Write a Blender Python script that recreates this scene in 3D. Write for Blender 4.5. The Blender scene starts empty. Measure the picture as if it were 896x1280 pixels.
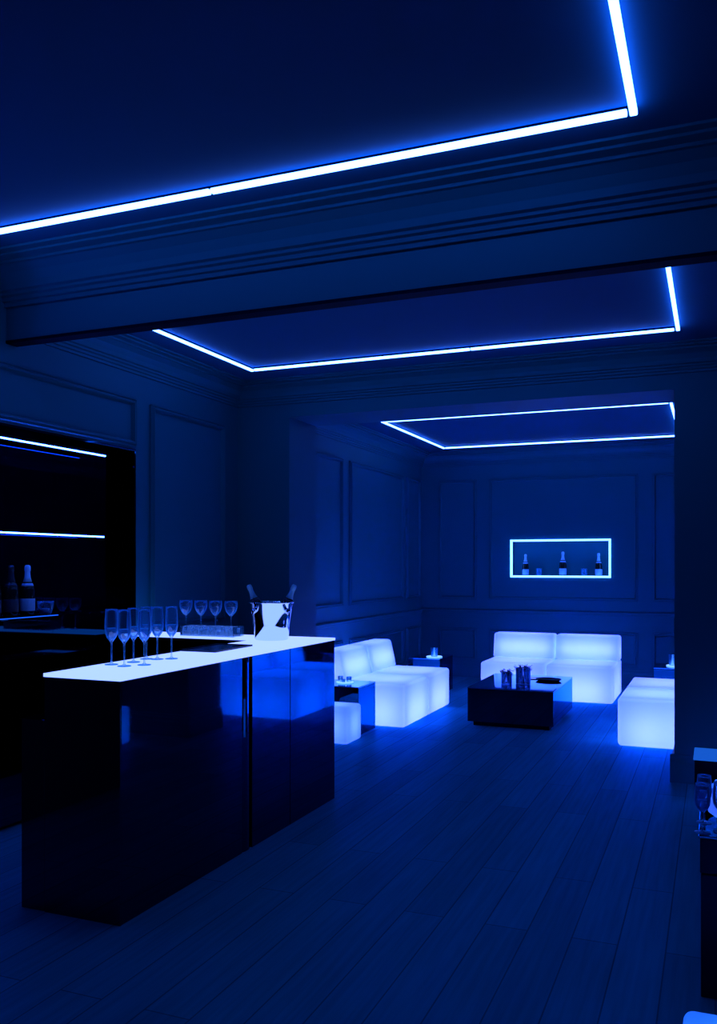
import bpy, bmesh, math, random
from mathutils import Vector, Matrix
random.seed(7)
PI = math.pi
C = bpy.context.scene.collection
S = bpy.context.scene

# ------------------------------------------------------------------ camera, world, exposure
cd = bpy.data.cameras.new('camera'); cam = bpy.data.objects.new('camera', cd); C.objects.link(cam)
cam.location = (0, 0, 1.6)
cam.rotation_euler = (PI/2, 0, math.radians(22.309))
cd.sensor_fit = 'VERTICAL'; cd.sensor_height = 24.0
cd.lens = 24.0 * 1087.0 / 1280.0
cd.shift_y = 66.0 / 1280.0
cd.clip_start = 0.02
S.camera = cam
w = bpy.data.worlds.new('world'); S.world = w; w.use_nodes = True
w.node_tree.nodes['Background'].inputs[0].default_value = (0.0, 0.01, 0.06, 1)
w.node_tree.nodes['Background'].inputs[1].default_value = 0.2
S.view_settings.view_transform = 'Standard'; S.view_settings.look = 'None'
S.view_settings.gamma = 1.0; S.view_settings.exposure = 0.0
S.view_settings.use_curve_mapping = False
S.cycles.max_bounces = 10; S.cycles.transmission_bounces = 10; S.cycles.glossy_bounces = 5
S.cycles.transparent_max_bounces = 10; S.cycles.diffuse_bounces = 5
S.cycles.use_denoising = True
S.cycles.sample_clamp_indirect = 6.0
S.cycles.blur_glossy = 0.5

LED_RGB = (1.0, 3.0, 16.0)      # ceiling strips
GLOW_K = 1.15                    # inner lamps of the glowing furniture
BAR_RGB = (0.48, 0.72, 2.5)

# ------------------------------------------------------------------ materials
def nt(name):
    m = bpy.data.materials.new(name); m.use_nodes = True
    n = m.node_tree; return m, n, n.nodes['Principled BSDF']

def noise_bump(n, p, scale, strength, dist=0.002):
    tc = n.nodes.new('ShaderNodeTexCoord'); nz = n.nodes.new('ShaderNodeTexNoise'); b = n.nodes.new('ShaderNodeBump')
    nz.inputs['Scale'].default_value = scale; nz.inputs['Detail'].default_value = 3
    b.inputs['Strength'].default_value = strength; b.inputs['Distance'].default_value = dist
    n.links.new(tc.outputs['Object'], nz.inputs['Vector']); n.links.new(nz.outputs[0], b.inputs['Height'])
    n.links.new(b.outputs[0], p.inputs['Normal']); return nz

def simple(name, col, rough=0.5, metal=0.0, spec=0.5, bump=None, tint=None, coat=0.0):
    m, n, p = nt(name)
    p.inputs['Base Color'].default_value = (*col, 1); p.inputs['Roughness'].default_value = rough
    p.inputs['Metallic'].default_value = metal; p.inputs['Specular IOR Level'].default_value = spec
    if tint: p.inputs['Specular Tint'].default_value = (*tint, 1)
    p.inputs['Coat Weight'].default_value = coat
    if bump: noise_bump(n, p, *bump)
    return m

def emit(name, rgb, k=1.0):
    m = bpy.data.materials.new(name); m.use_nodes = True; n = m.node_tree
    n.nodes.clear(); o = n.nodes.new('ShaderNodeOutputMaterial'); e = n.nodes.new('ShaderNodeEmission')
    mx = max(rgb); e.inputs[0].default_value = (rgb[0]/mx, rgb[1]/mx, rgb[2]/mx, 1); e.inputs[1].default_value = mx*k
    n.links.new(e.outputs[0], o.inputs[0]); return m

def shell_mat(name):
    """milky polyethylene: lets the lamp inside shine through"""
    m = bpy.data.materials.new(name); m.use_nodes = True; n = m.node_tree; n.nodes.clear()
    o = n.nodes.new('ShaderNodeOutputMaterial')
    t = n.nodes.new('ShaderNodeBsdfTranslucent'); d = n.nodes.new('ShaderNodeBsdfDiffuse')
    t.inputs[0].default_value = (.90, .93, .97, 1); d.inputs[0].default_value = (.12, .52, .86, 1)
    mx = n.nodes.new('ShaderNodeMixShader'); mx.inputs[0].default_value = 0.6
    n.links.new(t.outputs[0], mx.inputs[1]); n.links.new(d.outputs[0], mx.inputs[2])
    n.links.new(mx.outputs[0], o.inputs[0]); return m

def glass_mat(name, col=(0.9, 0.96, 1.0), rough=0.0, ior=1.45, light_mix=0.10, light_col=(.25, .7, 1.0)):
    """solid glass or ice with a pale mix added to brighten it"""
    m = bpy.data.materials.new(name); m.use_nodes = True; n = m.node_tree; n.nodes.clear()
    o = n.nodes.new('ShaderNodeOutputMaterial'); g = n.nodes.new('ShaderNodeBsdfGlass')
    g.inputs['Color'].default_value = (*col, 1); g.inputs['Roughness'].default_value = rough; g.inputs['IOR'].default_value = ior
    t = n.nodes.new('ShaderNodeBsdfTranslucent'); d = n.nodes.new('ShaderNodeBsdfDiffuse')
    t.inputs[0].default_value = (*light_col, 1); d.inputs[0].default_value = (*light_col, 1)
    a = n.nodes.new('ShaderNodeMixShader'); a.inputs[0].default_value = .5
    b = n.nodes.new('ShaderNodeMixShader'); b.inputs[0].default_value = light_mix
    n.links.new(t.outputs[0], a.inputs[1]); n.links.new(d.outputs[0], a.inputs[2])
    n.links.new(g.outputs[0], b.inputs[1]); n.links.new(a.outputs[0], b.inputs[2])
    n.links.new(b.outputs[0], o.inputs[0]); return m

def thin_glass(name, col, light_mix, light_col, edge=1.0, exp=3.0, mottle=0):
    """thin-walled glass: clear face on, reflective edge on; pale rims imitate light caught in the glass"""
    m = bpy.data.materials.new(name); m.use_nodes = True; n = m.node_tree; n.nodes.clear()
    o = n.nodes.new('ShaderNodeOutputMaterial'); tr = n.nodes.new('ShaderNodeBsdfTransparent'); tr.inputs[0].default_value = (*col, 1)
    gl = n.nodes.new('ShaderNodeBsdfGlossy'); gl.inputs['Roughness'].default_value = 0.03; gl.inputs[0].default_value = (.75, .92, 1, 1)
    fr = n.nodes.new('ShaderNodeFresnel'); fr.inputs[0].default_value = 1.5
    a = n.nodes.new('ShaderNodeMixShader'); n.links.new(fr.outputs[0], a.inputs[0])
    n.links.new(tr.outputs[0], a.inputs[1]); n.links.new(gl.outputs[0], a.inputs[2])
    t = n.nodes.new('ShaderNodeBsdfTranslucent'); d = n.nodes.new('ShaderNodeBsdfDiffuse')
    t.inputs[0].default_value = (*light_col, 1); d.inputs[0].default_value = (*light_col, 1)
    c = n.nodes.new('ShaderNodeMixShader'); c.inputs[0].default_value = .5
    n.links.new(t.outputs[0], c.inputs[1]); n.links.new(d.outputs[0], c.inputs[2])
    lw = n.nodes.new('ShaderNodeLayerWeight'); lw.inputs[0].default_value = .5  # bright rims painted in: pale scatter grows towards grazing view
    p = n.nodes.new('ShaderNodeMath'); p.operation = 'POWER'; p.inputs[1].default_value = exp
    q = n.nodes.new('ShaderNodeMath'); q.operation = 'MULTIPLY_ADD'; q.inputs[1].default_value = edge; q.inputs[2].default_value = light_mix; q.use_clamp = True
    n.links.new(lw.outputs['Facing'], p.inputs[0]); n.links.new(p.outputs[0], q.inputs[0])
    b = n.nodes.new('ShaderNodeMixShader')
    if mottle:
        tc = n.nodes.new('ShaderNodeTexCoord'); nz = n.nodes.new('ShaderNodeTexNoise'); nz.inputs['Scale'].default_value = mottle
        cr = n.nodes.new('ShaderNodeValToRGB'); cr.color_ramp.elements[0].position = .42; cr.color_ramp.elements[1].position = .58
        cr.color_ramp.elements[0].color = (.12, .12, .12, 1); cr.color_ramp.elements[1].color = (1.6, 1.6, 1.6, 1)
        mm = n.nodes.new('ShaderNodeMath'); mm.operation = 'MULTIPLY'; mm.use_clamp = True
        n.links.new(tc.outputs['Object'], nz.inputs['Vector']); n.links.new(nz.outputs[0], cr.inputs[0])
        n.links.new(cr.outputs[0], mm.inputs[0]); n.links.new(q.outputs[0], mm.inputs[1]); n.links.new(mm.outputs[0], b.inputs[0])
    else: n.links.new(q.outputs[0], b.inputs[0])
    n.links.new(a.outputs[0], b.inputs[1]); n.links.new(c.outputs[0], b.inputs[2])
    n.links.new(b.outputs[0], o.inputs[0]); return m

def floor_mat():
    m, n, p = nt('dark_oak_planks')
    tc = n.nodes.new('ShaderNodeTexCoord'); mp = n.nodes.new('ShaderNodeMapping')
    mp.inputs['Rotation'].default_value = (0, 0, PI/2)
    br = n.nodes.new('ShaderNodeTexBrick'); br.offset = 0.37; br.offset_frequency = 2
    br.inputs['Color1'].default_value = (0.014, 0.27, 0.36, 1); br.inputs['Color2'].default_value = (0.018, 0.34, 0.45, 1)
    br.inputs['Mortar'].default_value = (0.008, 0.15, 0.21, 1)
    br.inputs['Scale'].default_value = 1.0; br.inputs['Mortar Size'].default_value = 0.0035
    br.inputs['Brick Width'].default_value = 1.9; br.inputs['Row Height'].default_value = 0.19
    br.inputs['Bias'].default_value = 0.0; br.inputs['Mortar Smooth'].default_value = 0.3
    n.links.new(tc.outputs['Object'], mp.inputs[0]); n.links.new(mp.outputs[0], br.inputs['Vector'])
    mg = n.nodes.new('ShaderNodeMapping'); mg.inputs['Scale'].default_value = (1.2, 26, 1)
    nz = n.nodes.new('ShaderNodeTexNoise'); nz.inputs['Scale'].default_value = 1.5; nz.inputs['Detail'].default_value = 5
    n.links.new(mp.outputs[0], mg.inputs[0]); n.links.new(mg.outputs[0], nz.inputs['Vector'])
    mix = n.nodes.new('ShaderNodeMix'); mix.data_type = 'RGBA'; mix.blend_type = 'MULTIPLY'; mix.inputs[0].default_value = 0.45
    cr = n.nodes.new('ShaderNodeValToRGB'); cr.color_ramp.elements[0].position = 0.3; cr.color_ramp.elements[1].position = 0.7
    cr.color_ramp.elements[0].color = (.5, .5, .5, 1)
    n.links.new(nz.outputs[0], cr.inputs[0])
    n.links.new(br.outputs[0], mix.inputs[6]); n.links.new(cr.outputs[0], mix.inputs[7])
    n.links.new(mix.outputs[2], p.inputs['Base Color'])
    p.inputs['Roughness'].default_value = 0.36; p.inputs['Specular IOR Level'].default_value = 0.0; p.inputs['Metallic'].default_value = 0.18
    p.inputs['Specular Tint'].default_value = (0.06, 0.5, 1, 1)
    b = n.nodes.new('ShaderNodeBump'); b.inputs['Strength'].default_value = 0.2; b.inputs['Distance'].default_value = 0.003
    mm = n.nodes.new('ShaderNodeMath'); mm.operation = 'MULTIPLY_ADD'; mm.inputs[1].default_value = -3.0
    n.links.new(br.outputs['Fac'], mm.inputs[0]); n.links.new(nz.outputs[0], mm.inputs[2])
    n.links.new(mm.outputs[0], b.inputs['Height']); n.links.new(b.outputs[0], p.inputs['Normal'])
    return m

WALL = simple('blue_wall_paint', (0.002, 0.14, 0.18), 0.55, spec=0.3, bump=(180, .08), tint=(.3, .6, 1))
UNLIT_WALL = simple('unlit_wall_shade', (0.004, 0.02, 0.05), 0.6, spec=0.2, bump=(180, .08), tint=(.3, .6, 1))  # wall colour darkened to stand for the unlit right side
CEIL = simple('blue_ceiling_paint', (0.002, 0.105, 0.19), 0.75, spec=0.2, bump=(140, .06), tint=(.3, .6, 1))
FLOOR = floor_mat()
LACQ = simple('black_lacquer', (0.001, 0.066, 0.105), 0.035, 1.0, tint=(.15, .75, 1), bump=(1.5, .02, .002))
BLACK = simple('black_matt_housing', (0.001, 0.004, 0.014), 0.6, spec=.05, tint=(.05, .4, 1))
MIRR = simple('black_mirror_glass', (0.004, 0.03, 0.06), 0.03, 1.0, tint=(.1, .6, .9))
STRIP = emit('led_diffuser', LED_RGB)
LEDGE_FILL = emit('ledge_fill', (0.012, 0.13, 1.0))
COASTER = emit('lit_coaster', (0.30, 0.72, 2.2))
TABLETOP = simple('polished_dark_glass_top', (0.05, 0.34, 0.60), 0.04, 1.0, tint=(.6, .95, 1))
SATIN = simple('satin_black_lacquer', (0.001, 0.003, 0.010), 0.35, spec=0.25, tint=(.1, .5, 1))
NICHE_STRIP = emit('niche_led_diffuser', LED_RGB, 0.55)
SHELF_STRIP = emit('shelf_led_diffuser', (1.0, 3.6, 36.0), 1.0)
BARTOP = emit('backlit_glass_counter', BAR_RGB)
TOP2 = emit('dim_backlit_glass_counter', (0.008, 0.10, 0.62))
SHELL = shell_mat('milky_shell')
GLASS = thin_glass('clear_glass', (.90, .96, 1.0), .035, (.10, .62, 1.0), 1.0, 2.0)
WATER = thin_glass('water', (.55, .82, 1.0), .16, (.14, .72, 1.0), 1.0, 2.0)
ICE = thin_glass('ice', (.9, .97, 1.0), .5, (.75, .95, 1.0), .8, 2.0, 16)
CLEAR = thin_glass('thin_clear_plastic', (.95, .98, 1.0), .02, (.2, .65, 1.0), .3, 4.0)
CHROME = simple('polished_steel', (0.72, 0.82, 0.95), 0.06, 1.0)
BOTTLE = simple('dark_green_bottle_glass', (0.004, 0.012, 0.012), 0.05, spec=0.6)
FOIL = simple('bottle_foil', (0.32, 0.78, 0.97), 0.45, 0.0, bump=(160, .5, .001))
MFOIL = simple('grey_bottle_foil', (0.2, 0.55, 0.7), 0.35, 0.2, bump=(160, .5, .001))
DFOIL = simple('dark_bottle_foil', (0.008, 0.03, 0.05), 0.35, 0.5, bump=(160, .5, .001))
LABEL = simple('paper_label', (0.28, 0.62, 0.95), 0.6)
DLABEL = simple('dark_paper_label', (0.006, 0.03, 0.07), 0.5)
PLATE = simple('white_porcelain', (0.8, 0.9, 0.97), 0.15)
LEAF = simple('dark_leaves', (0.008, 0.03, 0.05), 0.5)
SLATE = simple('black_tray_finish', (0.003, 0.008, 0.02), 0.18, spec=.5, tint=(.35, .65, 1))

# ------------------------------------------------------------------ mesh helpers
def link(name, verts, faces, m, parent=None, smooth=False, bevel=0, seg=2):
    me = bpy.data.meshes.new(name); me.from_pydata([tuple(v) for v in verts], [], faces); me.validate()
    bm = bmesh.new(); bm.from_mesh(me); bmesh.ops.recalc_face_normals(bm, faces=bm.faces)
    if bevel:
        bmesh.ops.bevel(bm, geom=[e for e in bm.edges if e.calc_face_angle(0) > 0.3] , offset=bevel, segments=seg, profile=0.5, affect='EDGES', clamp_overlap=True)
    bm.to_mesh(me); bm.free()
    me.materials.append(m)
    if smooth:
        for p in me.polygons: p.use_smooth = True
    o = bpy.data.objects.new(name, me); C.objects.link(o)
    if parent: o.parent = parent
    return o

def boxvf(x0, x1, y0, y1, z0, z1, off=0):
    v = [(x, y, z) for z in (z0, z1) for y in (y0, y1) for x in (x0, x1)]
    f = [(0, 2, 3, 1), (4, 5, 7, 6), (0, 1, 5, 4), (2, 6, 7, 3), (0, 4, 6, 2), (1, 3, 7, 5)]
    return v, [tuple(i+off for i in q) for q in f]

def boxes(name, bs, m, parent=None, bevel=0, seg=2, smooth=False):
    V, F = [], []
    for b in bs:
        v, f = boxvf(*b, off=len(V)); V += v; F += f
    return link(name, V, F, m, parent, smooth, bevel, seg)

def lathe(name, prof, m, parent=None, loc=(0, 0, 0), n=36, smooth=True, rot=None, squash=1.0):
    V, F = [], []
    L = len(prof)
    for k in range(n):
        a = 2*PI*k/n
        for r, z in prof: V.append((r*math.cos(a), r*math.sin(a)*squash, z))
    for k in range(n):
        k2 = (k+1) % n
        for i in range(L-1):
            F.append((k*L+i, k2*L+i, k2*L+i+1, k*L+i+1))
    me = bpy.data.meshes.new(name); me.from_pydata(V, [], F)
    bm = bmesh.new(); bm.from_mesh(me); bmesh.ops.remove_doubles(bm, verts=bm.verts, dist=1e-6)
    bmesh.ops.holes_fill(bm, edges=[e for e in bm.edges if e.is_boundary])
    bmesh.ops.recalc_face_normals(bm, faces=bm.faces); bm.to_mesh(me); bm.free()
    me.materials.append(m)
    for p in me.polygons: p.use_smooth = smooth
    o = bpy.data.objects.new(name, me); C.objects.link(o); o.location = loc
    if rot: o.rotation_euler = rot
    if parent: o.parent = parent
    return o

def torus(name, R, r, m, parent=None, loc=(0, 0, 0), rot=(0, 0, 0), n=28, k=8, arc=2*PI):
    V, F = [], []
    full = abs(arc-2*PI) < 1e-6; N = n if full else n+1
    for i in range(N):
        a = arc*i/n
        for j in range(k):
            b = 2*PI*j/k; V.append(((R+r*math.cos(b))*math.cos(a), (R+r*math.cos(b))*math.sin(a), r*math.sin(b)))
    for i in range(n):
        i2 = (i+1) % N
        for j in range(k): F.append((i*k+j, i2*k+j, i2*k+(j+1) % k, i*k+(j+1) % k))
    if not full:
        F.append(tuple(range(k))); F.append(tuple((N-1)*k+j for j in range(k)))
    o = link(name, V, F, m, parent, True); o.location = loc; o.rotation_euler = rot; return o

def tag(o, label, cat, group=None):
    o['label'] = label; o['category'] = cat
    if group: o['group'] = group
    return o

def thing(name, loc, label, cat, group=None, rz=0):
    o = bpy.data.objects.new(name, None); C.objects.link(o); o.location = loc; o.rotation_euler = (0, 0, rz)
    o.empty_display_size = .1
    return tag(o, label, cat, group)

def struct(o): o['kind'] = 'structure'; return o

def dup(root, loc, label=None, group=None, rz=None, scale=None):
    r = root.copy(); C.objects.link(r); r.location = loc
    if rz is not None: r.rotation_euler = (0, 0, rz)
    if scale: r.scale = scale
    if label: r['label'] = label
    if group: r['group'] = group
    for ch in list(root.children):
        c = ch.copy(); C.objects.link(c); c.parent = r
        for g in list(ch.children):
            d = g.copy(); C.objects.link(d); d.parent = c
    return r

def lamp(name, loc, k, parent, rgb=(0.128, 0.164, 1.0), rad=0.05):
    l = bpy.data.lights.new(name, 'POINT'); l.energy = k; l.color = rgb; l.shadow_soft_size = rad
    o = bpy.data.objects.new(name, l); C.objects.link(o); o.location = loc; o.parent = parent; return o

# ------------------------------------------------------------------ room
XL, XR = -3.97, 1.15
Y0, YB = -1.6, 12.09
Z1, Z2, Z3 = 3.40, 3.20, 3.20
BY0, BY1, BZ = 4.06, 4.145, 2.95           # beam between front and middle bay
PY0, PY1 = 6.82, 7.37                     # partition with the wide opening
JX, PX, HZ = -3.454, -0.28, 2.895

struct(boxes('floor', [(XL-.3, XR+.2, Y0-.2, YB+.5, -.12, 0)], FLOOR))
NX0, NX1 = XL-.14, XL                      # mirror recess in the left wall
NY0, NY1 = 2.2, 5.33
NZ0, NZ1 = 0.0, 2.455
wl = struct(boxes('wall_left', [(XL-.3, XL, NY1, YB+.3, 0, 3.6), (XL-.3, XL, Y0-.2, NY0, 0, 3.6), (XL-.3, XL, NY0, NY1, NZ1, 3.6), (XL-.3, NX0, NY0, NY1, 0, NZ1)], WALL))
wr = struct(boxes('wall_right', [(XR, XR+.2, Y0-.2, YB+.3, 0, 3.6)], UNLIT_WALL))
# back wall with a lit recess
BX0, BX1, BZ0, BZ1 = -2.655, -1.302, 1.425, 1.95
wb = struct(boxes('wall_back', [(XL-.3, BX0, YB, YB+.35, 0, 3.6), (BX1, XR+.2, YB, YB+.35, 0, 3.6), (BX0, BX1, YB, YB+.35, 0, BZ0), (BX0, BX1, YB, YB+.35, BZ1, 3.6), (BX0, BX1, YB+.22, YB+.35, BZ0, BZ1)], WALL))
struct(boxes('wall_front', [(XL-.3, XR+.2, Y0-.2, Y0, 0, 3.6)], WALL))
struct(boxes('ceiling', [(XL-.3, XR+.2, Y0-.2, BY0, Z1, 3.62), (XL-.3, XR+.2, BY0, YB+.35, Z2, 3.62)], CEIL))
beam = struct(boxes('trim_1', [(XL, XR, BY0, BY1, BZ, Z1)], WALL, bevel=.004, seg=1))
part = struct(boxes('wall_partition', [(XL, JX, PY0, PY1, 0, Z2), (PX, XR, PY0, PY1, 0, Z2), (JX, PX, PY0, PY1, HZ, Z2)], WALL))

struct(boxes('soffit_shade_strip', [(XL, XR, BY0-.004, BY1+.002, BZ-.012, BZ+.006)], BLACK))  # black strip laid under the beam in place of soffit shade
# crown mouldings: (offset from wall, drop from ceiling)
CROWN = [(0, -.19), (.014, -.19), (.014, -.172), (.026, -.168), (.026, -.152), (.040, -.146), (.040, -.134), (.055, -.128), (.062, -.10), (.085, -.066), (.12, -.042), (.135, -.04), (.135, -.028), (.175, -.022), (.175, -.012), (.21, -.010), (.21, 0), (0, 0)]
def crown(name, p0, p1, nrm, z, parent=None, k=1.0):
    V, F = [], []; n = len(CROWN)
    for p in (p0, p1):
        for o, d in CROWN: V.append((p[0]+nrm[0]*o*k, p[1]+nrm[1]*o*k, z+d*k))
    for i in range(n):
        j = (i+1) % n; F.append((i, j, n+j, n+i))
    F.append(tuple(range(n))); F.append(tuple(range(2*n-1, n-1, -1)))
    return struct(link(name, V, F, WALL, parent))
crown('trim_2', (XL, BY0), (XR, BY0), (0, -1), Z1, k=1.3)
crown('trim_3', (XL, Y0), (XL, BY0), (1, 0), Z1)
crown('trim_4', (XL, BY1), (XL, PY0), (1, 0), Z2)
crown('trim_5', (XL, PY0), (XR, PY0), (0, -1), Z2)
crown('trim_6', (XL, PY1), (XL, YB), (1, 0), Z3)
crown('trim_7', (XL, YB), (XR, YB), (0, -1), Z3)
crown('trim_8', (XR, Y0), (XR, BY0), (-1, 0), Z1)
crown('trim_9', (XR, BY1), (XR, PY0), (-1, 0), Z2)
crown('trim_10', (XR, PY1), (XR, YB), (-1, 0), Z3)
crown('trim_11', (XL, BY1), (XR, BY1), (0, 1), Z2)

PM = [(0, 0), (0, .012), (.006, .018), (.012, .012), (.018, .012), (.026, .024), (.034, .022), (.040, .010), (.046, 0)]
def frame(parent, axis, wpos, nrm, a0, a1, b0, b1, name='panel_moulding'):
    """picture-frame moulding on a wall; axis 'x': wall at x=wpos, a along y"""
    V, F = [], []; n = len(PM)
    for (sa, sb) in ((0, 0), (1, 0), (1, 1), (0, 1)):
        for (i, h) in PM:
            a = (a0+i) if sa == 0 else (a1-i); b = (b0+i) if sb == 0 else (b1-i)
            V.append((wpos+nrm*h*1.35, a, b) if axis == 'x' else (a, wpos+nrm*h*.9, b))
    for c in range(4):
        c2 = (c+1) % 4
        for i in range(n-1): F.append((c*n+i, c2*n+i, c2*n+i+1, c*n+i+1))
    o = link(name, V, F, WALL, parent); o['kind'] = 'structure'; return o
RAIL = [(0, 0), (.012, 0), (.02, .012), (.02, .028), (.036, .034), (.036, .046), (.02, .052), (.0, .06)]
def rail(name, p0, p1, nrm, z, prof, m=None):
    V, F = [], []; n = len(prof)
    for p in (p0, p1):
        for o, d in prof: V.append((p[0]+nrm[0]*o, p[1]+nrm[1]*o, z+d))
    for i in range(n):
        j = (i+1) % n; F.append((i, j, n+j, n+i))
    F.append(tuple(range(n))); F.append(tuple(range(2*n-1, n-1, -1)))
    return struct(link(name, V, F, m or WALL))
# left wall, middle bay
frame(wl, 'x', XL, 1, 2.3, 5.32, 2.47, 2.82)
frame(wl, 'x', XL, 1, 5.50, 6.57, 1.12, 2.815)
frame(wl, 'x', XL, 1, -1.3, 2.05, 1.12, 2.82)
# left wall, back bay
for a0, a1 in ((7.55, 9.17), (9.38, 11.27), (11.40, 12.00)):
    frame(wl, 'x', XL, 1, a0, a1, 1.125, 2.82); frame(wl, 'x', XL, 1, a0, a1, .24, .73)
for a0, a1 in ((-3.708, -3.139), (-2.965, -.953), (-.772, .98)):
    frame(wb, 'y', YB, -1, a0, a1, 1.11, 2.81); frame(wb, 'y', YB, -1, a0, a1, .24, .70)
rail('trim_12', (XL, PY1), (XL, YB), (1, 0), .905, RAIL)
rail('trim_13', (XL, YB), (XR, YB), (0, -1), .915, RAIL)
BASE = [(0, 0), (.03, 0), (.03, .13), (.022, .15), (.022, .17), (.012, .185), (.012, .2), (0, .205)]
rail('baseboard_back', (XL, YB), (XR, YB), (0, -1), 0, BASE)
rail('baseboard_left', (XL, PY1), (XL, YB), (1, 0), 0, BASE)
rail('baseboard_partition', (PX-.03, PY0), (XR, PY0), (0, -1), 0, BASE)
rail('baseboard_jamb', (PX, PY0), (PX, PY1), (-1, 0), 0, BASE)
rail('baseboard_opening', (JX, PY0), (JX, PY1), (1, 0), 0, BASE)
rail('baseboard_right', (XR, Y0), (XR, PY0), (-1, 0), 0, BASE)

# ------------------------------------------------------------------ ceiling LED frames
def strip_x(t, x0, x1, y, z, cuts, w, h):
    xs = [x0, *cuts, x1]
    boxes('housing', [(x0, x1, y-.005, y+.005, z-.015, z)], BLACK, t)
    for a, b in zip(xs[:-1], xs[1:]):
        boxes('light_strip', [(a+.004, b-.004, y-w, y+w, z-.014-h, z-.014)], STRIP, t, bevel=.003, seg=1)
def strip_y(t, x, y0, y1, z, cuts, w, h):
    ys = [y0, *cuts, y1]
    boxes('housing', [(x-.005, x+.005, y0, y1, z-.015, z)], BLACK, t)
    for a, b in zip(ys[:-1], ys[1:]):
        boxes('light_strip', [(x-w, x+w, a+.004, b-.004, z-.014-h, z-.014)], STRIP, t, bevel=.003, seg=1)
def led_frame(x0, x1, y0, y1, z, cx, label, w=.012, h=.016, corner=False):
    t = thing('ceiling_light_frame', ((x0+x1)/2, (y0+y1)/2, z), label, 'ceiling light')
    strip_x(t, x0+.02, x1-.02, y1, z, cx, w, h); strip_y(t, x1, y0-.02, y1+.02, z, (), w, h)
    if not corner: strip_x(t, x0+.02, x1-.02, y0, z, cx, w, h); strip_y(t, x0, y0-.02, y1+.02, z, (), w, h)
    for c in t.children: c.location = -Vector(t.location)
    return t
led_frame(-3.72, -.297, 1.2, 3.56, Z1, (-2.22,), 'L-shaped white-blue LED strip light on the ceiling nearest the camera, above the bar', .0145, .021, True)
led_frame(-3.48, -.232, 4.62, 6.20, Z2, (-1.66,), 'middle LED strip rectangle on the ceiling behind the plain beam')
led_frame(-3.40, -.40, 8.98, 11.32, Z3, (), 'farthest LED strip rectangle on the ceiling of the lounge with sofas')

# ------------------------------------------------------------------ mirror-backed bar wall
mb = thing('back_bar_unit', (NX0, (NY0+NY1)/2, 0), 'black glossy mirror-backed bar display in the left wall behind the bar', 'display unit')
def at0(o, t): o.location = Vector(o.location)-Vector(t.location); return o
e = .002
at0(boxes('mirror_panel', [(NX0+e, NX0+.014, NY0+e, 4.60, .02, NZ1-e), (NX0+e, NX0+.014, 4.603, NY1-e, .02, NZ1-e)], MIRR, mb), mb)
at0(boxes('side_panel', [(NX0+.014, XL+.004, NY1-.016, NY1-e, .02, NZ1-e)], MIRR, mb), mb)
at0(boxes('top_panel', [(NX0+.014, XL+.004, NY0+e, NY1-.016, NZ1-.016, NZ1-e)], MIRR, mb), mb)
at0(boxes('lower_cabinet', [(NX0+.014, XL+.002, NY0+e, NY1-.016, .02, 1.02)], LACQ, mb), mb)
for zz, y1 in ((2.367, 4.998), (1.796, 4.98)):
    at0(boxes('shelf', [(NX0+.014, XL-.016, NY0+.05, y1, zz-.0035, zz+.0035)], MIRR, mb), mb)
    at0(boxes('shelf_light_strip', [(XL-.0155, XL-.006, NY0+.05, y1, zz-.0045, zz+.0045)], SHELF_STRIP, mb), mb)
at0(boxes('added_ledge_glow', [(XL+.006, XL+.010, NY0+e, 4.50, 1.270, 1.276)], LEDGE_FILL, mb), mb)  # glowing strip added on the lip to brighten the bottles and edge
at0(boxes('ledge', [(NX0+.014, XL+.006, NY0+e, NY1-.016, 1.262, 1.274)], MIRR, mb), mb)

# ------------------------------------------------------------------ bottles and glasses
def bottle_prof(s=1.0):
    return [(0, 0), (.040*s, 0), (.0445*s, .006*s), (.0445*s, .15*s), (.043*s, .17*s), (.036*s, .195*s), (.026*s, .22*s), (.018*s, .245*s), (.0155*s, .27*s), (.015*s, .295*s), (0, .295*s)]
def bottle(loc, label, group=None, foil=FOIL, lab=LABEL, s=1.0, name='champagne_bottle'):
    t = thing(name, loc, label, 'bottle', group)
    lathe('glass_body', bottle_prof(s), BOTTLE, t)
    lathe('foil', [(.0272*s, .2185*s), (.0195*s, .245*s), (.017*s, .268*s), (.0165*s, .285*s), (.0185*s, .287*s), (.019*s, .305*s), (.0175*s, .318*s), (.011*s, .324*s), (0, .325*s)], foil, t)
    lathe('label', [(.0449*s, .035*s), (.0455*s, .036*s), (.0455*s, .112*s), (.0449*s, .113*s)], lab, t)
    lathe('neck_label', [(.0372*s, .192*s), (.0378*s, .192*s), (.031*s, .2095*s), (.0300*s, .2095*s)], lab, t)
    return t
wy = -4.03
b0 = bottle((wy, 4.30, 1.274), 'champagne bottle with bright silver foil neck and pale label on the back bar ledge', None)
bottle((wy, 4.16, 1.274), 'dark bottle with black foil on the back bar ledge, left of the bright one', None, DFOIL, DLABEL)
bottle((wy, 4.02, 1.274), 'dark bottle at the left edge of the photo on the back bar ledge', None, DFOIL, DLABEL)
def bowl(loc, label):
    t = thing('glass_bowl', loc, label, 'glass')
    lathe('bowl', [(0, 0), (.026, 0), (.030, .004), (.036, .012), (.044, .035), (.050, .072), (.052, .090), (.0495, .090), (.047, .070), (.041, .036), (.032, .014), (0, .010)], GLASS, t)
    lathe('drink', [(0, .0115), (.031, .0155), (.0395, .037), (.0395, .042), (0, .042)], LABEL, t)
    return t
bowl((wy+.005, 4.455, 1.274), 'small clear glass bowl with pale contents beside the bright bottle on the back bar ledge')

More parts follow.
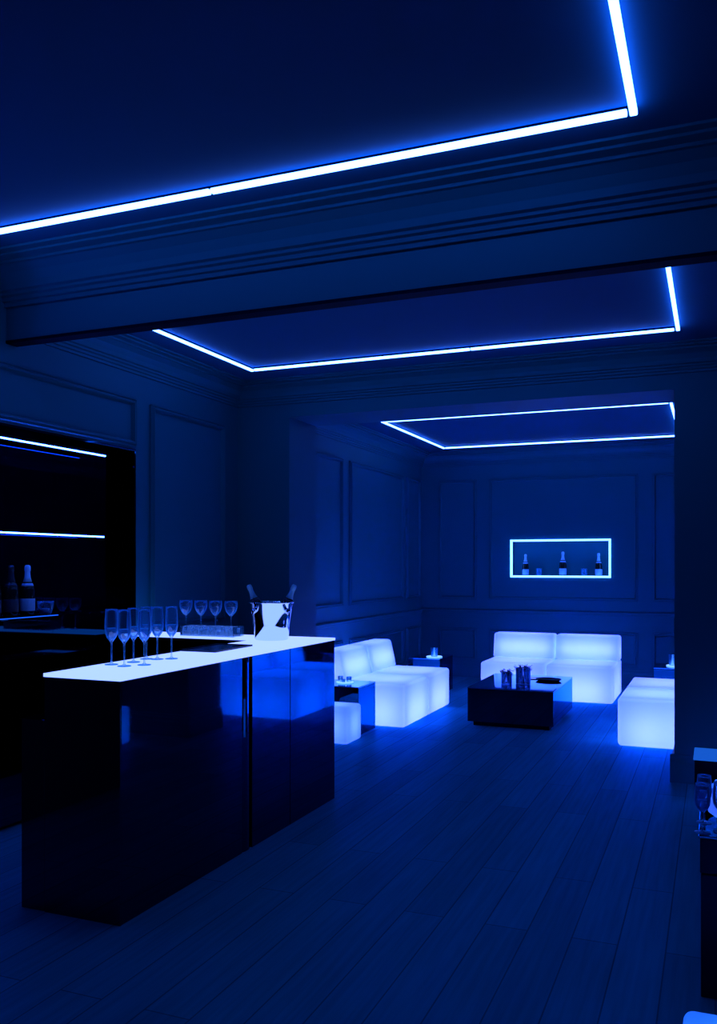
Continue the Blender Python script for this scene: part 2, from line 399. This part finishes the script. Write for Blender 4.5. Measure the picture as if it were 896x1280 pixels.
def flute(loc, label, group):
    t = thing('champagne_flute', loc, label, 'glass', group)
    outer = [(0, 0), (.033, 0), (.0335, .0025), (.012, .006), (.0045, .012), (.0034, .03), (.0034, .10), (.0045, .112), (.012, .122), (.024, .138), (.0310, .158), (.0335, .185), (.0330, .215), (.0300, .262), (.0290, .278)]
    inner = [(.0282, .278), (.0290, .262), (.0320, .215), (.0325, .185), (.0300, .159), (.0230, .1405), (.0110, .1250), (0, .1215)]
    lathe('glass_body', outer+inner, GLASS, t, n=32)
    lathe('drink', [(0, .1225), (.0106, .1262), (.0226, .1418), (.0296, .160), (.0320, .183), (0, .183)], WATER, t, n=32)
    return t
FZ = 1.1005
fl = [(-2.793, 3.554, 'leftmost of the flutes on the bar, on the near row'),
      (-2.691, 3.522, 'second flute of the near row on the bar'),
      (-2.757, 3.684, 'half hidden flute behind the second and third near-row ones'),
      (-2.631, 3.602, 'flute third in the near row, nearest the bar front edge'),
      (-2.787, 3.835, 'flute mostly hidden behind the third near-row one on the bar'),
      (-2.726, 3.845, 'second flute from the right in the bar group'),
      (-2.671, 3.895, 'rightmost flute of the bar group, standing slightly apart')]
f0 = None
for x, y, l in fl:
    l = 'partly filled champagne ' + l if l.startswith('flute') else l.replace('flute', 'partly filled champagne flute', 1)
    if f0 is None: f0 = flute((x, y, FZ), l, 'champagne flutes on the glowing bar')
    else: dup(f0, (x, y, FZ), l)

def wineglass(loc, label, group):
    t = thing('wine_glass', loc, label, 'glass', group)
    outer = [(0, 0), (.034, 0), (.0345, .0025), (.012, .006), (.0045, .012), (.0034, .03), (.0034, .118), (.0055, .130), (.020, .142), (.036, .164), (.045, .192), (.0465, .215), (.0440, .240)]
    inner = [(.0430, .240), (.0455, .215), (.0440, .192), (.035, .166), (.019, .1445), (0, .138)]
    lathe('glass_body', outer+inner, GLASS, t, n=32)
    lathe('drink', [(0, .139), (.0186, .1455), (.0346, .167), (.0436, .193), (0, .193)], WATER, t, n=32)
    return t
w0 = None
for x, y, l in ((-3.590, 5.418, 'leftmost'), (-3.462, 5.418, 'second from the left'), (-3.338, 5.418, 'third from the left'), (-3.210, 5.418, 'rightmost')):
    l = l + ' of the four round-bowled wine glasses standing behind the ice tray'
    if w0 is None: w0 = wineglass((x, y, FZ), l, 'wine glasses behind the ice tray')
    else: dup(w0, (x, y, FZ), l)

# ------------------------------------------------------------------ bar counter
bar = thing('bar_counter', (-2.64, 3.165, 0), 'large L-shaped black lacquered bar counter with a glowing white top', 'bar')
XN, XF = -2.436, -2.414                     # customer side, near and far end
YA, YC = 3.165, 5.45
def prism(name, pts, z0, z1, m, parent, bevel=0, seg=2):
    n = len(pts); V = [(x, y, z0) for x, y in pts]+[(x, y, z1) for x, y in pts]
    F = [tuple(range(n-1, -1, -1)), tuple(range(n, 2*n))]+[(i, (i+1) % n, n+(i+1) % n, n+i) for i in range(n)]
    return link(name, V, F, m, parent, False, bevel, seg)
def fx(y): return XN+(XF-XN)*(y-YA)/(YC-YA)
at0(prism('body', [(-2.86, YA+.004), (fx(YA)-.022, YA+.004), (fx(YC)-.022, YC-.004), (-3.96, YC-.004), (-3.96, 5.20), (-2.86, 5.20)], 0.0, 1.083, LACQ, bar), bar)
at0(prism('end_panel', [(-2.86, YA-.006), (fx(YA), YA-.006), (fx(YA), YA+.003), (-2.86, YA+.003)], 0, 1.083, LACQ, bar), bar)
for a, b in ((YA+.004, 4.215), (4.222, 4.318), (4.325, 4.79), (4.796, YC)):
    if a == 4.222: continue
    at0(prism('front_panel', [(fx(a)-.021, a), (fx(a), a), (fx(b), b), (fx(b)-.021, b)], .0, 1.083, LACQ, bar, .0015, 1), bar)
# rounded strip added between two front panels to catch a reflected streak
V, F = [], []; K = 8
for z in (.0, 1.083):
    for k in range(K+1):
        a = PI*k/K; V.append((fx(4.27)-.016+.016*math.sin(a), 4.27-.048*math.cos(a), z))
for k in range(K): F.append((k, k+1, K+2+k, K+1+k))
F.append((0, K, 2*K+1, K+1)); F.append(tuple(range(K+1))); F.append(tuple(range(K+1, 2*K+2)))
at0(link('added_glint_strip', V, F, LACQ, bar, False), bar)
at0(prism('glowing_top', [(-2.865, YA-.008), (fx(YA)+.004, YA-.008), (fx(YC)+.004, YC+.004), (-3.966, YC+.004), (-3.966, 5.195), (-2.865, 5.195)], 1.084, 1.10, BARTOP, bar), bar)
at0(boxes('work_shelf', [(-3.0, -2.862, YA-.004, 5.198, 0, .885)], LACQ, bar, bevel=.003, seg=1), bar)

# things on the bar
tray = thing('ice_tray', (-3.285, 5.285, 1.1005), 'long clear tray full of ice cubes on the back leg of the bar', 'tray')
boxes('tray_shell', [(-.215, .215, -.075, .075, 0, .005), (-.215, .215, -.075, -.071, .005, .07), (-.215, .215, .071, .075, .005, .07), (-.215, -.211, -.071, .071, .005, .07), (.211, .215, -.071, .071, .005, .07)], CLEAR, tray)
ice0 = None; ICEM = []
for k in range(4):
    me_o = boxes('ice_cube', [(-.031, .031, -.030, .030, 0, .060)], ICE, None, bevel=.009, seg=3, smooth=True)
    me = me_o.data; ICEM.append(me)
    for v in me.vertices: v.co += Vector((random.uniform(-.0022, .0022), random.uniform(-.0022, .0022), random.uniform(-.001, .001)))
    bpy.data.objects.remove(me_o)
cols = ['leftmost', 'second', 'third', 'fourth', 'fifth', 'rightmost']
for r in range(2):
    for k in range(6):
        o = bpy.data.objects.new('ice_cube', ICEM[(k+r) % 4]); C.objects.link(o)
        o.location = (-3.285-.178+.0712*k, 5.285-.034+.068*r, 1.1062)
        o.rotation_euler = (0, 0, random.uniform(-.05, .05))
        tag(o, '%s ice cube in the %s row of the clear tray on the bar' % (cols[k], ('front', 'back')[r]), 'ice cube', 'ice cubes in the bar tray')

bk = thing('champagne_bucket', (-2.745, 5.16, 1.1005), 'polished steel champagne bucket holding two bottles on the bar corner', 'ice bucket')
lathe('bucket_body', [(0, 0), (.106, 0), (.112, .004), (.122, .10), (.138, .240), (.150, .246), (.152, .252), (.146, .254), (.134, .243), (.118, .10), (.108, .012), (0, .010)], CHROME, bk, n=64)
for a in (math.radians(-118), math.radians(62), math.radians(-15)):
    r = .133; k = lathe('ring_handle', [(0, -.008), (.011, -.008), (.018, .006), (.018, .014), (.012, .020), (0, .021)], CHROME, bk, n=20)
    k.location = (r*math.cos(a), r*math.sin(a), .195); k.rotation_euler = (0, PI/2, a)
    tr = torus('ring', .016, .003, CHROME, bk, (r*math.cos(a)*1.12, r*math.sin(a)*1.12, .192), (0, PI/2, a))
def tilted(loc, rot, label):
    t = bottle(loc, label, 'bottles in the champagne bucket', MFOIL, DLABEL, .92); t.rotation_euler = rot; return t
tilted((-2.788, 5.150, 1.190), (0, math.radians(-22), math.radians(22)), 'champagne bottle leaning left in the steel bucket on the bar')
tilted((-2.702, 5.170, 1.190), (0, math.radians(22), math.radians(22)), 'champagne bottle leaning right in the steel bucket on the bar')
tb = thing('serving_mat', (-2.745, 4.48, 1.1005), 'thin black rectangular serving mat lying on the glowing bar top', 'mat')
prism('mat', [(-.115, -.22), (.12, -.22), (.12, .21), (-.12, .21)], 0, .006, SLATE, tb, .002, 1)
boxes('raised_rim', [(-.118, .119, -.219, -.213, .006, .010), (-.118, .119, .203, .209, .006, .010), (-.118, -.112, -.213, .203, .006, .010), (.113, .119, -.213, .203, .006, .010)], SLATE, tb)

# ------------------------------------------------------------------ glowing lounge seats (milky shells with a lamp inside)
def module(loc, rz, label, group, wd=.775):
    """local +x is the way the seat faces; y across; origin at the centre of the base"""
    t = thing('glowing_lounge_seat', loc, label, 'sofa', group, rz)
    h = wd/2-.006
    s = boxes('seat', [(-.48, .48, -h, h, .012, .435)], SHELL, t, bevel=.034, seg=5, smooth=True)
    pf = [(-.47, .425), (-.155, .425), (-.185, .56), (-.225, .735), (-.445, .735), (-.455, .70)]
    V = [(x, -h, z) for x, z in pf]+[(x, h, z) for x, z in pf]; n = len(pf)
    F = [tuple(range(n)), tuple(range(2*n-1, n-1, -1))]+[(i, (i+1) % n, n+(i+1) % n, n+i) for i in range(n)]
    b = link('backrest', V, F, SHELL, t, True, .032, 5)
    for x in (-.2, .2):
        for y in (-.14, .14): lamp('seat_lamp', (x+.05, y, .14), SEAT_W*1.35, s)
    for y in (-.24, -.08, .08, .24): lamp('backrest_lamp', (-.305, y, .54), BACK_W*1.2, b)
    return t
SEAT_W, BACK_W, CUBE_W = 8.5*GLOW_K, 3.0*GLOW_K, 5.5*GLOW_K
m0 = module((-3.27, 8.365, 0), 0, 'nearer half of the glowing left-hand sofa, beside the black side table', 'glowing seats of the left sofa')
dup(m0, (-3.27, 9.145, 0), 'farther half of the glowing white sofa on the left of the lounge', 'glowing seats of the left sofa')
dup(m0, (-2.235, 10.72, 0), 'left half of the glowing white sofa facing the camera under the lit wall niche', 'glowing seats of the rear sofa', rz=-PI/2)
dup(m0, (-1.455, 10.72, 0), 'right half of the glowing white sofa facing the camera under the lit wall niche', 'glowing seats of the rear sofa', rz=-PI/2)
dup(m0, (-.315, 8.30, 0), 'nearer half of the glowing white sofa at right, cut off by the pier', 'glowing seats of the right sofa', rz=PI)
dup(m0, (-.315, 9.08, 0), 'farther half of the glowing white sofa at right, cut off by the pier', 'glowing seats of the right sofa', rz=PI)

def cube(loc, label, rz=0, s=.33, group='glowing cube stools', k=.85, rgb=(0.11, 0.20, 1.0)):
    t = thing('glowing_cube_stool', loc, label, 'stool', group, rz)
    b = boxes('shell', [(-s/2, s/2, -s/2, s/2, .004, s)], SHELL, t, bevel=.03, seg=5, smooth=True)
    lamp('cube_lamp', (0, 0, s*.5), CUBE_W*k, b, rgb); return t
cube((-3.175, 7.25, 0), 'glowing white cube stool in front of the side table, by the bar end')
cube((.08, 2.51, 0), 'glowing blue-white cube stool at the bottom right corner of the photo', k=.55, rgb=(.03, .19, 1.0))
cube((.225, 6.25, 0), 'glowing cube stool seen only mirrored in the black bar front')

# ------------------------------------------------------------------ tables
def box_table(name, x0, x1, y0, y1, h, label, plinth=0.0, inset=.04):
    t = thing(name, ((x0+x1)/2, (y0+y1)/2, 0), label, 'table')
    a, b = (x1-x0)/2, (y1-y0)/2
    boxes('body', [(-a+.002, a-.002, -b+.002, b-.002, plinth, h-.013)], LACQ, t, bevel=.002, seg=1)
    boxes('top', [(-a, a, -b, b, h-.012, h)], TABLETOP, t, bevel=.002, seg=1)
    if plinth: boxes('plinth', [(-a+inset, a-inset, -b+inset, b-inset, 0, plinth)], BLACK, t)
    return t
box_table('side_table', -3.60, -3.085, 7.52, 7.96, .455, 'black glossy box side table beside the left sofa, behind the cube stool')
box_table('coffee_table', -2.285, -1.435, 8.42, 9.62, .383, 'large low black glossy coffee table in the middle of the lounge', .045, .05)
box_table('side_table', -3.55, -3.135, 10.28, 10.85, .44, 'tall narrow black box side table in the far left corner beyond the left sofa')
box_table('side_table', -.62, -.18, 9.90, 10.40, .49, 'black box side table at far right behind the right sofa')

def plate(loc, r, label):
    return tag(lathe('lit_coaster', [(0, 0), (r*.9, 0), (r, .004), (r, .010), (r*.9, .013), (r*.6, .006), (0, .005)], COASTER, None, loc), label, 'coaster')
def tumbler(loc, label, r=.036, h=.09, name='glass_tumbler', ice=True, group=None):
    t = thing(name, loc, label, 'glass', group)
    lathe('glass_body', [(0, 0), (r*.82, 0), (r*.9, .004), (r, h), (r*.93, h), (r*.83, .012), (0, .010)], GLASS, t, n=28)
    lathe('drink', [(0, .0105), (r*.82, .0125), (r*.87, h*.5), (0, h*.5)], ICE, t, n=28)
    return t
# left side table: plate, two tumblers, small mug
plate((-3.33, 7.77, .4555), .085, 'small round glowing coaster plate on the near black side table')
tumbler((-3.375, 7.765, .462), 'clear tumbler at left on the lit coaster of the near side table', .026, .055)
tumbler((-3.30, 7.80, .462), 'clear tumbler at right on the lit coaster of the near side table', .026, .048)
hd = thing('glass_cup', (-3.335, 7.745, .462), 'tiny glass cup with a round handle between the tumblers on the near side table', 'cup')
lathe('cup_body', [(0, 0), (.016, 0), (.02, .03), (.018, .03), (.014, .004), (0, .003)], GLASS, hd, n=24)
torus('handle', .020, .003, CHROME, hd, (-.022, -.01, .03), (PI/2, 0, 0))
# far side tables
plate((-3.27, 10.48, .4405), .10, 'round glowing coaster plate on the far left side table')
tumbler((-3.27, 10.48, .447), 'clear tumbler with ice on the lit coaster of the far left side table', .045, .11)
plate((-.40, 10.12, .4905), .10, 'round glowing coaster plate on the far right side table')
tumbler((-.43, 10.10, .497), 'clear tumbler with ice on the far right lit coaster, at left', .042, .12)
tumbler((-.355, 10.17, .497), 'clear tumbler with ice on the far right lit coaster, beside the pier edge', .036, .10)

# coffee table: two ice jars with dark leaves, tray with booklet
def ice_jar(loc, r, h, label):
    t = thing('ice_jar', loc, label, 'jar')
    lathe('jar', [(0, 0), (r*.92, 0), (r, .006), (r, h), (r*.94, h), (r*.94, .012), (0, .010)], GLASS, t, n=28)
    V, F = [], []
    for k in range(7):
        s = r*.36; a = k*2.4; rr = r*.5 if k else 0
        cx, cyy, cz = rr*math.cos(a), rr*math.sin(a), .013+s+(k//3)*s*1.7
        v, f = boxvf(-s*.8, s*.8, -s*.8, s*.8, -s*.8, s*.8, len(V))
        M = Matrix.Rotation(k*.7, 3, 'Z') @ Matrix.Rotation(k*.4, 3, 'X')
        V += [tuple(M @ Vector(q)+Vector((cx, cyy, cz))) for q in v]; F += f
    o = link('ice', V, F, ICE, t, False, .004, 2); o['kind'] = 'stuff'
    # leafy garnish on top
    V, F = [], []
    for k in range(90):
        a = random.uniform(0, 2*PI); rr = r*1.05*math.sqrt(random.random()); z = h+random.uniform(-.035, .018)
        L = random.uniform(.022, .040); wd = L*.45; d = Vector((math.cos(a+random.uniform(-1, 1)), math.sin(a+random.uniform(-1, 1)), random.uniform(-.2, .9))).normalized()
        sd = d.cross(Vector((0, 0, 1))).normalized(); up = sd.cross(d)
        p = Vector((rr*math.cos(a), rr*math.sin(a), z)); i = len(V)
        V += [p, p+d*L*.5+sd*wd*.5+up*.002, p+d*L, p+d*L*.5-sd*wd*.5+up*.002, p+d*L*.5+up*.006]
        F += [(i, i+1, i+4), (i+1, i+2, i+4), (i+2, i+3, i+4), (i+3, i, i+4)]
    o = link('leafy_garnish', V, F, LEAF, t); o['kind'] = 'stuff'
    return t
ice_jar((-1.975, 8.80, .3835), .054, .120, 'smaller glass jar of ice topped with dark leaves, left one on the coffee table')
ice_jar((-1.815, 8.85, .3835), .074, .165, 'larger glass jar of ice topped with dark leaves on the coffee table')
tr = thing('oval_tray', (-1.62, 9.20, .3835), 'dark oval dish on the coffee table, right of the ice jars', 'dish')
lathe('dish', [(0, 0), (.11, 0), (.130, .014), (.136, .022), (.130, .024), (.118, .016), (.10, .008), (0, .008)], SLATE, tr, squash=.7)
mg = thing('flat_menu', (-1.73, 9.33, .3835), 'thin dark rectangular menu lying on the coffee table behind the oval dish', 'menu')
prism('cover', [(-.14, -.10), (.15, -.10), (.15, .10), (-.14, .10)], 0, .006, SLATE, mg, .002, 1)

# ------------------------------------------------------------------ back-wall niche
nf = thing('niche_light_frame', ((BX0+BX1)/2, YB, BZ0), 'bright LED outline around the bottle niche in the back wall', 'light')
for bx in ((BX0-.004, BX1+.004, YB-.014, YB+.02, BZ1-.026, BZ1), (BX0-.004, BX1+.004, YB-.014, YB+.02, BZ0, BZ0+.026),
           (BX0-.004, BX0+.023, YB-.014, YB+.02, BZ0+.026, BZ1-.026), (BX1-.023, BX1+.004, YB-.014, YB+.02, BZ0+.026, BZ1-.026)):
    at0(boxes('light_strip', [bx], NICHE_STRIP, nf), nf)
ny = YB+.12
for x, s, l in ((-2.47, 1.0, 'leftmost bottle in the lit wall niche, beside a tumbler'), (-1.953, 1.10, 'middle and tallest champagne bottle in the lit wall niche'), (-1.472, 1.03, 'rightmost bottle in the lit wall niche')):
    bottle((x, ny, BZ0), l, 'bottles in the wall niche', FOIL, LABEL, s)
tumbler((-2.28, ny-.01, BZ0), 'tumbler between the left and middle bottles in the wall niche', .040, .125, group='tumblers in the wall niche')
tumbler((-1.665, ny-.01, BZ0), 'tumbler between the middle and right bottles in the wall niche', .040, .125, group='tumblers in the wall niche')

# ------------------------------------------------------------------ right edge: table with flutes, higher console
rt = thing('side_counter', (.35, 3.72, 0), 'black glossy box table cut by the right edge, with flutes and an ice bowl', 'table')
boxes('body', [(-.40, .45, -.26, .26, 0, .455)], SATIN, rt, bevel=.002, seg=1)
boxes('upper_box', [(-.403, .45, -.263, .263, .460, .588)], SATIN, rt, bevel=.002, seg=1)
boxes('top', [(-.408, .455, -.268, .268, .589, .60)], LACQ, rt, bevel=.002, seg=1)
cn = thing('console_table', (.40, 4.22, 0), 'higher black console with a blue-lit top at the right edge behind the flute table', 'table')
boxes('body', [(-.42, .5, -.10, .10, 0, .60)], SATIN, cn, bevel=.002, seg=1)
boxes('apron', [(-.485, .5, -.115, .115, .60, .74)], SATIN, cn, bevel=.002, seg=1)
boxes('lit_top', [(-.49, .505, -.12, .12, .741, .75)], TOP2, cn)
dup(f0, (-.045, 3.49, .6005), 'champagne flute at the left end of the right-edge table', 'flutes on the right-edge table', scale=(.85, .85, .66))
dup(f0, (.018, 3.53, .6005), 'champagne flute cut by the right edge of the photo', 'flutes on the right-edge table', scale=(.85, .85, .66))
dup(f0, (-.040, 3.63, .6005), 'champagne flute behind the front pair on the right-edge table', 'flutes on the right-edge table', scale=(.85, .85, .66))
ib = thing('glowing_ice_bowl', (.070, 3.74, .6005), 'round glowing white ice bowl heaped with ice at the right edge', 'ice bowl')
sb = lathe('bowl_shell', [(0, 0), (.07, 0), (.098, .02), (.108, .06), (.10, .105), (.09, .12), (.086, .118), (.095, .10), (.102, .06), (.093, .026), (.066, .006), (0, .006)], SHELL, ib)
lamp('bowl_lamp', (0, 0, .055), 1.6, sb, (.10, .22, 1.0), rad=.02)
V, F = [], []
for k in range(14):
    s = .017; a = k*2.4; rr = .075*math.sqrt((k+.5)/14)
    v, f = boxvf(-s, s, -s, s, -s, s, len(V)); M = Matrix.Rotation(k*1.3, 3, 'Z') @ Matrix.Rotation(k*.8, 3, 'X')
    V += [tuple(M @ Vector(q)+Vector((rr*math.cos(a), rr*math.sin(a), .135-.3*rr+.01*(k % 3)))) for q in v]; F += f
o = link('ice_heap', V, F, ICE, ib, False, .004, 2); o['kind'] = 'stuff'
